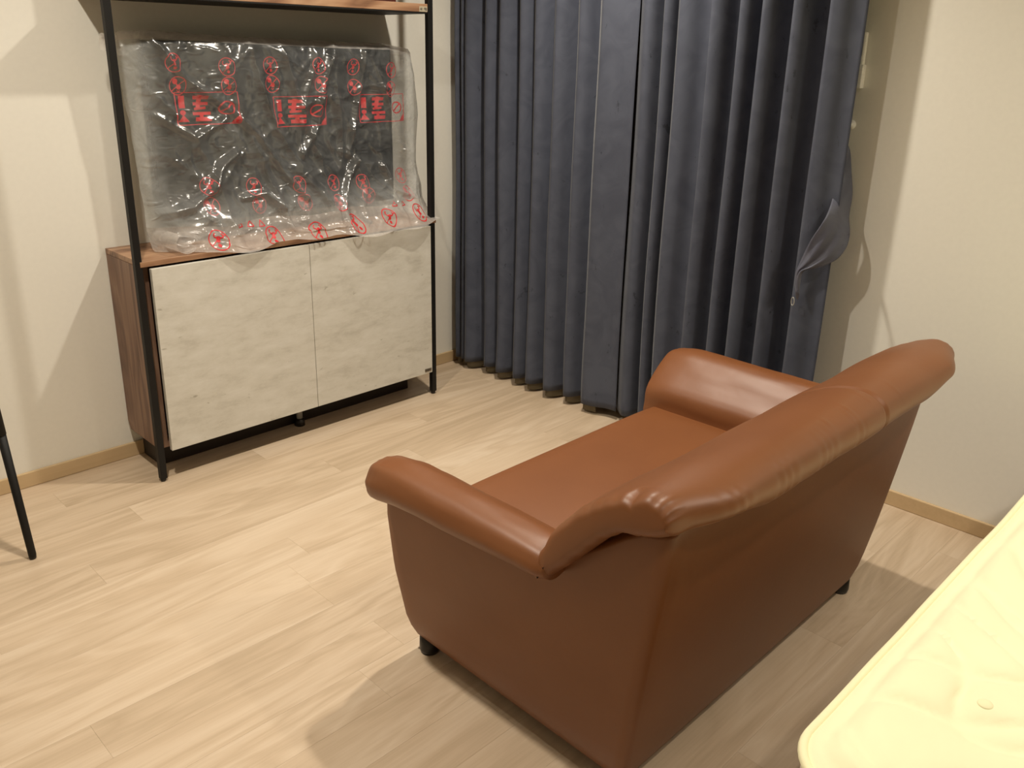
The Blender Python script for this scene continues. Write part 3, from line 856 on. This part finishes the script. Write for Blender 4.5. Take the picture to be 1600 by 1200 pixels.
for i in (0, -1):
    for k in range(14): bm.faces.new((ro[i][k], ro[i][k + 1], ri[i][k + 1], ri[i][k]))
o = sobj('frame', bm)
bv = o.modifiers.new('b', 'BEVEL'); bv.width = 0.007; bv.segments = 3; bv.limit_method = 'ANGLE'; bv.angle_limit = math.radians(50)
# seat base and cushion
bm = bmesh.new(); box(bm, XC - .475, XC + .475, -2.30, -1.66, 0.05, 0.29)
o = sobj('seat_base', bm, smooth=False); bv = o.modifiers.new('b', 'BEVEL'); bv.width = 0.015; bv.segments = 3
bm = bmesh.new(); rows = []
NX, NY = 40, 26
def seat_pt(i, j):
    s = i / NX * 2 - 1; t = j / NY
    x = XC + s * 0.485
    # wrap from under the front up and over to the back
    if t < .35:
        a = t / .35 * math.pi * .5
        y = -1.683 + 0.035 * math.sin(a) * 0 - 0.04 + 0.04 * math.cos(a)
        y = -1.630 - 0.045 * (1 - math.cos(a)); z = 0.29 + (0.425 - 0.29) * math.sin(a)
    else:
        q = (t - .35) / .65
        y = lerp(-1.675, -2.22, q); z = 0.425 + 0.008 * math.sin(math.pi * q) * (1 - s * s)
    z -= 0.012 * abs(s) ** 8
    return (x, y, z)
rows = [[seat_pt(i, j) for i in range(NX + 1)] for j in range(NY + 1)]
grid(bm, rows)
sobj('seat', bm)
# armrests
ARM = [(.598, .478), (.632, .470), (.660, .486), (.674, .515), (.668, .548), (.648, .572), (.615, .582), (.575, .574), (.53, .545), (.485, .512), (.455, .488), (.442, .462), (.440, .43), (.445, .38), (.55, .38), (.59, .42)]
def smooth_prof(pts, n):
    out = []
    m_ = len(pts)
    for k in range(n):
        t = k / n * m_; i = int(t); f = t - i
        p0, p1, p2, p3 = [Vector(pts[(i + q) % m_]) for q in (-1, 0, 1, 2)]
        out.append(0.5 * ((2 * p1) + (-p0 + p2) * f + (2 * p0 - 5 * p1 + 4 * p2 - p3) * f * f + (-p0 + 3 * p1 - 3 * p2 + p3) * f ** 3))
    return out
armp = smooth_prof(ARM, 64)
acx, acz = 0.585, 0.50
def armrest(sgn):
    secs = [(-1.597, 0.02), (-1.598, .45), (-1.602, .72), (-1.611, .88), (-1.625, .96), (-1.645, 1.0), (-1.67, 1.012), (-1.72, 1.01), (-1.80, 1.0), (-1.90, 0.995), (-2.0, 0.99), (-2.10, .98), (-2.15, .98), (-2.18, .95), (-2.20, .86)]
    bm = bmesh.new(); rows = []
    fine = []
    for (ya, sa), (yb_, sb) in zip(secs, secs[1:]):
        for k in range(3): fine.append((lerp(ya, yb_, k / 3), lerp(sa, sb, k / 3)))
    fine.append(secs[-1])
    for y, s in fine:
        r = []
        for q, p in enumerate(armp):
            u = acx + (p.x - acx) * s; z = acz + (p.y - acz) * s
            seam = lerp(.474, .508, (y + 1.65) / -.52)
            kz = lerp(1, (.582 - seam) / .112, sstep(.50, .60, p.x)); z = .582 - (.582 - z) * kz if z < .582 else z
            ang = math.atan2(p.y - acz, p.x - acx)
            gath = 0.0014 * math.sin(ang * 19 + 2 * math.sin(ang * 5)) * math.exp(-((y + 1.632) / 0.032) ** 2) * sstep(.49, .54, p.y)
            gath += 0.003 * noise.noise(Vector((sgn * 5 + ang * 3, y * 8, 0)))
            n = Vector((p.x - acx, p.y - acz)).normalized()
            u += n.x * gath; z += n.y * gath - 0.012 * sstep(-1.72, -1.60, y)
            r.append((XC + sgn * u, lerp(y, min(y, -1.622), 1 - sstep(.43, .53, z)), z))
        rows.append(r)
    grid(bm, rows, True, True)
    return sobj('armrest', bm)
armrest(-1); armrest(1)
# backrest: rear roll, front face sweeping down to the seat and over the arms
BACK_E = [(-2.430, .714), (-2.490, .730), (-2.522, .750), (-2.512, .780), (-2.468, .797), (-2.410, .795), (-2.355, .772), (-2.300, .737), (-2.240, .682), (-2.190, .612), (-2.163, .548), (-2.172, .512), (-2.215, .546), (-2.270, .605), (-2.330, .668), (-2.375, .698)]
BACK_M = [(-2.440, .680), (-2.490, .698), (-2.520, .732), (-2.512, .772), (-2.468, .795), (-2.410, .790), (-2.350, .765), (-2.290, .725), (-2.220, .655), (-2.160, .565), (-2.115, .470), (-2.085, .405), (-2.16, .40), (-2.26, .45), (-2.34, .58), (-2.385, .66)]
bE, bM = smooth_prof(BACK_E, 96), smooth_prof(BACK_M, 96)
bcy, bcz = -2.35, 0.68
bm = bmesh.new(); rows = []
H = 0.662
xs = [-H, -H + .0015, -H + .006, -H + .014, -H + .026, -H + .04]
k = -H + .05
while k < H - .05: xs.append(k); k += 0.006
xs += [H - .04, H - .026, H - .014, H - .006, H - .0015, H]
for s in xs:
    e = H - abs(s)
    inset = 0.0
    if e < .032: inset = 0.021 * (1 - math.sqrt(max(0, 1 - (1 - e / .032) ** 2)))
    mixm = 1 - sstep(0.36, 0.52, abs(s))
    groove = 0.007 * math.exp(-((s - 0.105) / 0.004) ** 2)
    P96 = [bE[q].lerp(bM[q], mixm) for q in range(96)]
    r = []
    for q in range(96):
        p = P96[q]; tg = P96[(q + 1) % 96] - P96[q - 1]
        n = Vector((tg.y, -tg.x)).normalized()
        if q == 0 and s == xs[0]:
            ar = sum(P96[k_].x * P96[(k_ + 1) % 96].y - P96[(k_ + 1) % 96].x * P96[k_].y for k_ in range(96)); sg = 1 if ar > 0 else -1
        n = n * sg
        g = -inset
        wgt = math.exp(-((e - .016) / .020) ** 2)
        puck = math.sin(q * 2 * math.pi * 21 / 96 + 2.2 * math.sin(q * .31) + (1 if s > 0 else 0))
        g += wgt * 0.0020 * puck * (0.3 if s > 0 else 1) * sstep(4, 10, q)
        if s < 0: g -= 0.010 * math.exp(-((q - 33) / 0.8) ** 2) * (1 if e < .05 else 0)     # open pleat in the end cap
        if 4 < q < 26 and s < 0: g += 0.0007 * math.sin(s * 150 + 3 * math.sin(s * 37)) * sstep(4, 12, q) * (1 - sstep(14, 26, q))
        g += 0.0035 * noise.noise(Vector((s * 5, q * .05, 3)))
        for cs, cq, ca in ((-.115, 22, .0022), (-.035, 21, .0025), (-.018, 23, .002), (.075, 24, .0015), (.20, 22, .0012)):
            g += ca * math.exp(-((s - cs - (q - cq) * .0012) / .0035) ** 2 - ((q - cq) / 2.6) ** 2)
        if q < 72: g -= groove * (1 if q < 40 else .4)
        p = p + n * g
        if p.x < -2.40: p = Vector((p.x + 0.045 * (1 - sstep(0, .17, e)) * (-2.40 - p.x) / .12, p.y))
        r.append((XC + s, p.x, p.y - 0.006 * (abs(s) / H) ** 4))
    rows.append(r)
grid(bm, rows, True, True)
sobj('backrest', bm)
for sx in (-1, 1):
    for y in (-1.745, -2.315):
        yy = -1.685 if y > -2 else -2.315
        bm = bmesh.new(); lathe(bm, [(0.016, 0.052), (0.026, 0.046), (0.027, 0.012), (0.024, 0.0)], (XC + sx * .530, yy, 0), 20)
        sobj('foot', bm, m_foot)

# ---------------------------------------------------------------- mattress on a low base
MZ = 0.50; MX0, MX1, MY1, MY0 = -1.885, -0.03, -2.737, -4.2
mt = tag(empty('mattress', (-0.96, -3.45, 0.27)), 'pale yellow quilted mattress with piped edge, right of the sofa', 'mattress')
mt_l = Vector((-0.96, -3.45, 0.27))
def rr_xy(inset, n=10, R=0.10):
    pts = []
    R = max(R - inset, .01)
    for cx_, cy_, a0 in ((MX1 - inset - R, MY1 - inset - R, 0), (MX0 + inset + R, MY1 - inset - R, 90), (MX0 + inset + R, MY0 + inset + R, 180), (MX1 - inset - R, MY0 + inset + R, 270)):
        for k in range(n + 1):
            a = math.radians(a0 + 90 * k / n)
            pts.append((cx_ + R * math.cos(a), cy_ + R * math.sin(a)))
    return pts
# top heightfield
def quilt(x, y):
    # large curling petals stitched into the pad
    h = 0.0
    n1 = noise.noise(Vector((x * 3.1, y * 3.1, 1))); n2 = noise.noise(Vector((x * 3.1, y * 3.1, 7)))
    a = math.sin((x + .12 * n1) * 17 + 2.5 * math.sin(y * 8 + n2)) * math.sin((y + .12 * n2) * 17 + 2.5 * math.sin(x * 8 + n1))
    h = 0.016 * (1 - math.exp(-abs(a) * 5))
    return h
bm = bmesh.new()
nx, ny = 190, 150
V = {}
def inside_d(x, y, R=0.10):
    """distance to the rounded rect border (positive inside)"""
    hx, hy = (MX1 - MX0) / 2 - R, (MY1 - MY0) / 2 - R
    qx, qy = abs(x - (MX0 + MX1) / 2) - hx, abs(y - (MY0 + MY1) / 2) - hy
    return R - (math.hypot(max(qx, 0), max(qy, 0)) + min(max(qx, qy), 0))
rings = [0.0, 0.004, 0.012, 0.022, 0.03, 0.034, 0.04, 0.055, 0.075, 0.10]
cx_m, cy_m = (MX0 + MX1) / 2, (MY0 + MY1) / 2
base = []
def border(n=420):
    raw = rr_xy(0, 14)
    L = [0]
    for a, b2 in zip(raw, raw[1:] + raw[:1]): L.append(L[-1] + math.dist(a, b2))
    out = []
    for k in range(n):
        t = L[-1] * k / n
        for i in range(len(raw)):
            if L[i] <= t <= L[i + 1]:
                f = (t - L[i]) / max(1e-9, L[i + 1] - L[i]); a, b2 = raw[i], raw[(i + 1) % len(raw)]
                out.append((lerp(a[0], b2[0], f), lerp(a[1], b2[1], f))); break
    return out
bd_ = border()
rows = []
K = 90
for k in range(K + 1):
    f = 1 - (k / K) ** 1.0
    r = []
    for x, y in bd_:
        X_, Y_ = cx_m + (x - cx_m) * max(f, .001), cy_m + (y - cy_m) * max(f, .001)
        d = max(0, inside_d(X_, Y_))
        wv2 = 0.006 * noise.noise(Vector((X_ * 4, Y_ * 4, 2)))
        z = MZ - 0.27 - 0.022 * math.exp(-d / 0.02) + quilt(X_, Y_) * sstep(.02, .07, d) + wv2
        z -= 0.007 * math.exp(-((d - 0.030) / 0.006) ** 2)
        r.append((X_ - mt_l.x, Y_ - mt_l.y, z))
    rows.append(r)
grid(bm, rows, True)
obj('quilted_top', bm, m_matt, mt, True)
bm = bmesh.new(); rows = []
for z, ins in ((0.0, .012), (0.012, 0.002), (0.06, 0.0), (0.11, -.003), (0.17, 0.0), (0.204, 0.004), (0.21, .012)):
    rows.append([(cx_m + (x - cx_m) * (1 - ins) - mt_l.x, cy_m + (y - cy_m) * (1 - ins) - mt_l.y, z) for x, y in bd_])
grid(bm, rows, True, True)
obj('side_border', bm, m_mside, mt, True)['label'] = 'pinkish beige mattress side'
for zz in (0.209, 0.006):
    bm = bmesh.new()
    loop = [Vector((x - mt_l.x, y - mt_l.y, zz + (0.006 * noise.noise(Vector((x * 4, y * 4, 2))) if zz > .1 else 0))) for x, y in bd_]
    rows = []
    for i, p in enumerate(loop):
        d = (loop[(i + 1) % len(loop)] - loop[i - 1]).normalized(); a = Vector((d.y, -d.x, 0))
        rows.append([p + 0.0085 * (math.cos(t) * a + math.sin(t) * Vector((0, 0, 1))) for t in [2 * math.pi * q / 8 for q in range(8)]])
    rows.append(rows[0]); grid(bm, rows, True)
    obj('piping', bm, m_pipe, mt, True)
bm = bmesh.new(); lathe(bm, [(0.014, 0.0), (0.011, 0.003), (0.004, 0.004)], (-1.556 - mt_l.x, -2.921 - mt_l.y, 0.241), 20)
obj('tuft_button', bm, m_pipe, mt, True)
bb = tag(empty('bed_base', (-0.96, -3.45, 0)), 'low dark brown bed base under the yellow mattress', 'bed base')
bm = bmesh.new(); box(bm, -0.86, 0.90, -0.70, 0.62, 0.09, 0.268); obj('platform', bm, m_redbrown, bb, bevel=0.004)
for sx in (-.80, .84):
    for sy in (-.62, .55):
        bm = bmesh.new(); lathe(bm, [(0.022, 0.09), (0.022, 0.0)], (sx, sy, 0), 16); obj('leg', bm, m_black, bb, True)

# ---------------------------------------------------------------- table at the left edge of the frame
ds = tag(empty('side_table', (-2.80, -0.75, 0)), 'table with slanted black metal legs, one leg showing left of the TV cabinet', 'table')
dl = Vector((-2.80, -0.75, 0))
def leg(fx, fy, tx, ty):
    bm = bmesh.new()
    P_ = [(fx, fy, 0.004), (fx, fy, 0.016), (lerp(fx, tx, .6), lerp(fy, ty, .6), .43)]
    tube(bm, [Vector(p) - dl for p in P_], [0.0105, 0.0115, 0.0125], 16)
    o = obj('leg', bm, m_black, ds, True)
    bm = bmesh.new(); tube(bm, [Vector(p) - dl for p in (P_[2], (tx, ty, .70))], [0.0138, 0.0142], 16)
    obj('upper_sleeve', bm, m_black, o, True)
    bm = bmesh.new(); lathe(bm, [(0.010, 0.012), (0.011, 0.006), (0.009, 0.0)], (fx - dl.x, fy - dl.y, 0), 14); obj('rubber_tip', bm, m_foot, o, True)
leg(-2.311, -0.51, -2.355, -0.53)
leg(-2.78, -0.36, -2.73, -0.42)
leg(-2.72, -0.95, -2.68, -0.88)
bm = bmesh.new()
lathe(bm, [(0.20, 0.70), (0.212, 0.703), (0.212, 0.719), (0.205, 0.724)], (0.21, 0.13, 0), 40)
obj('table_top', bm, m_walnut_x, ds, bevel=0.001)
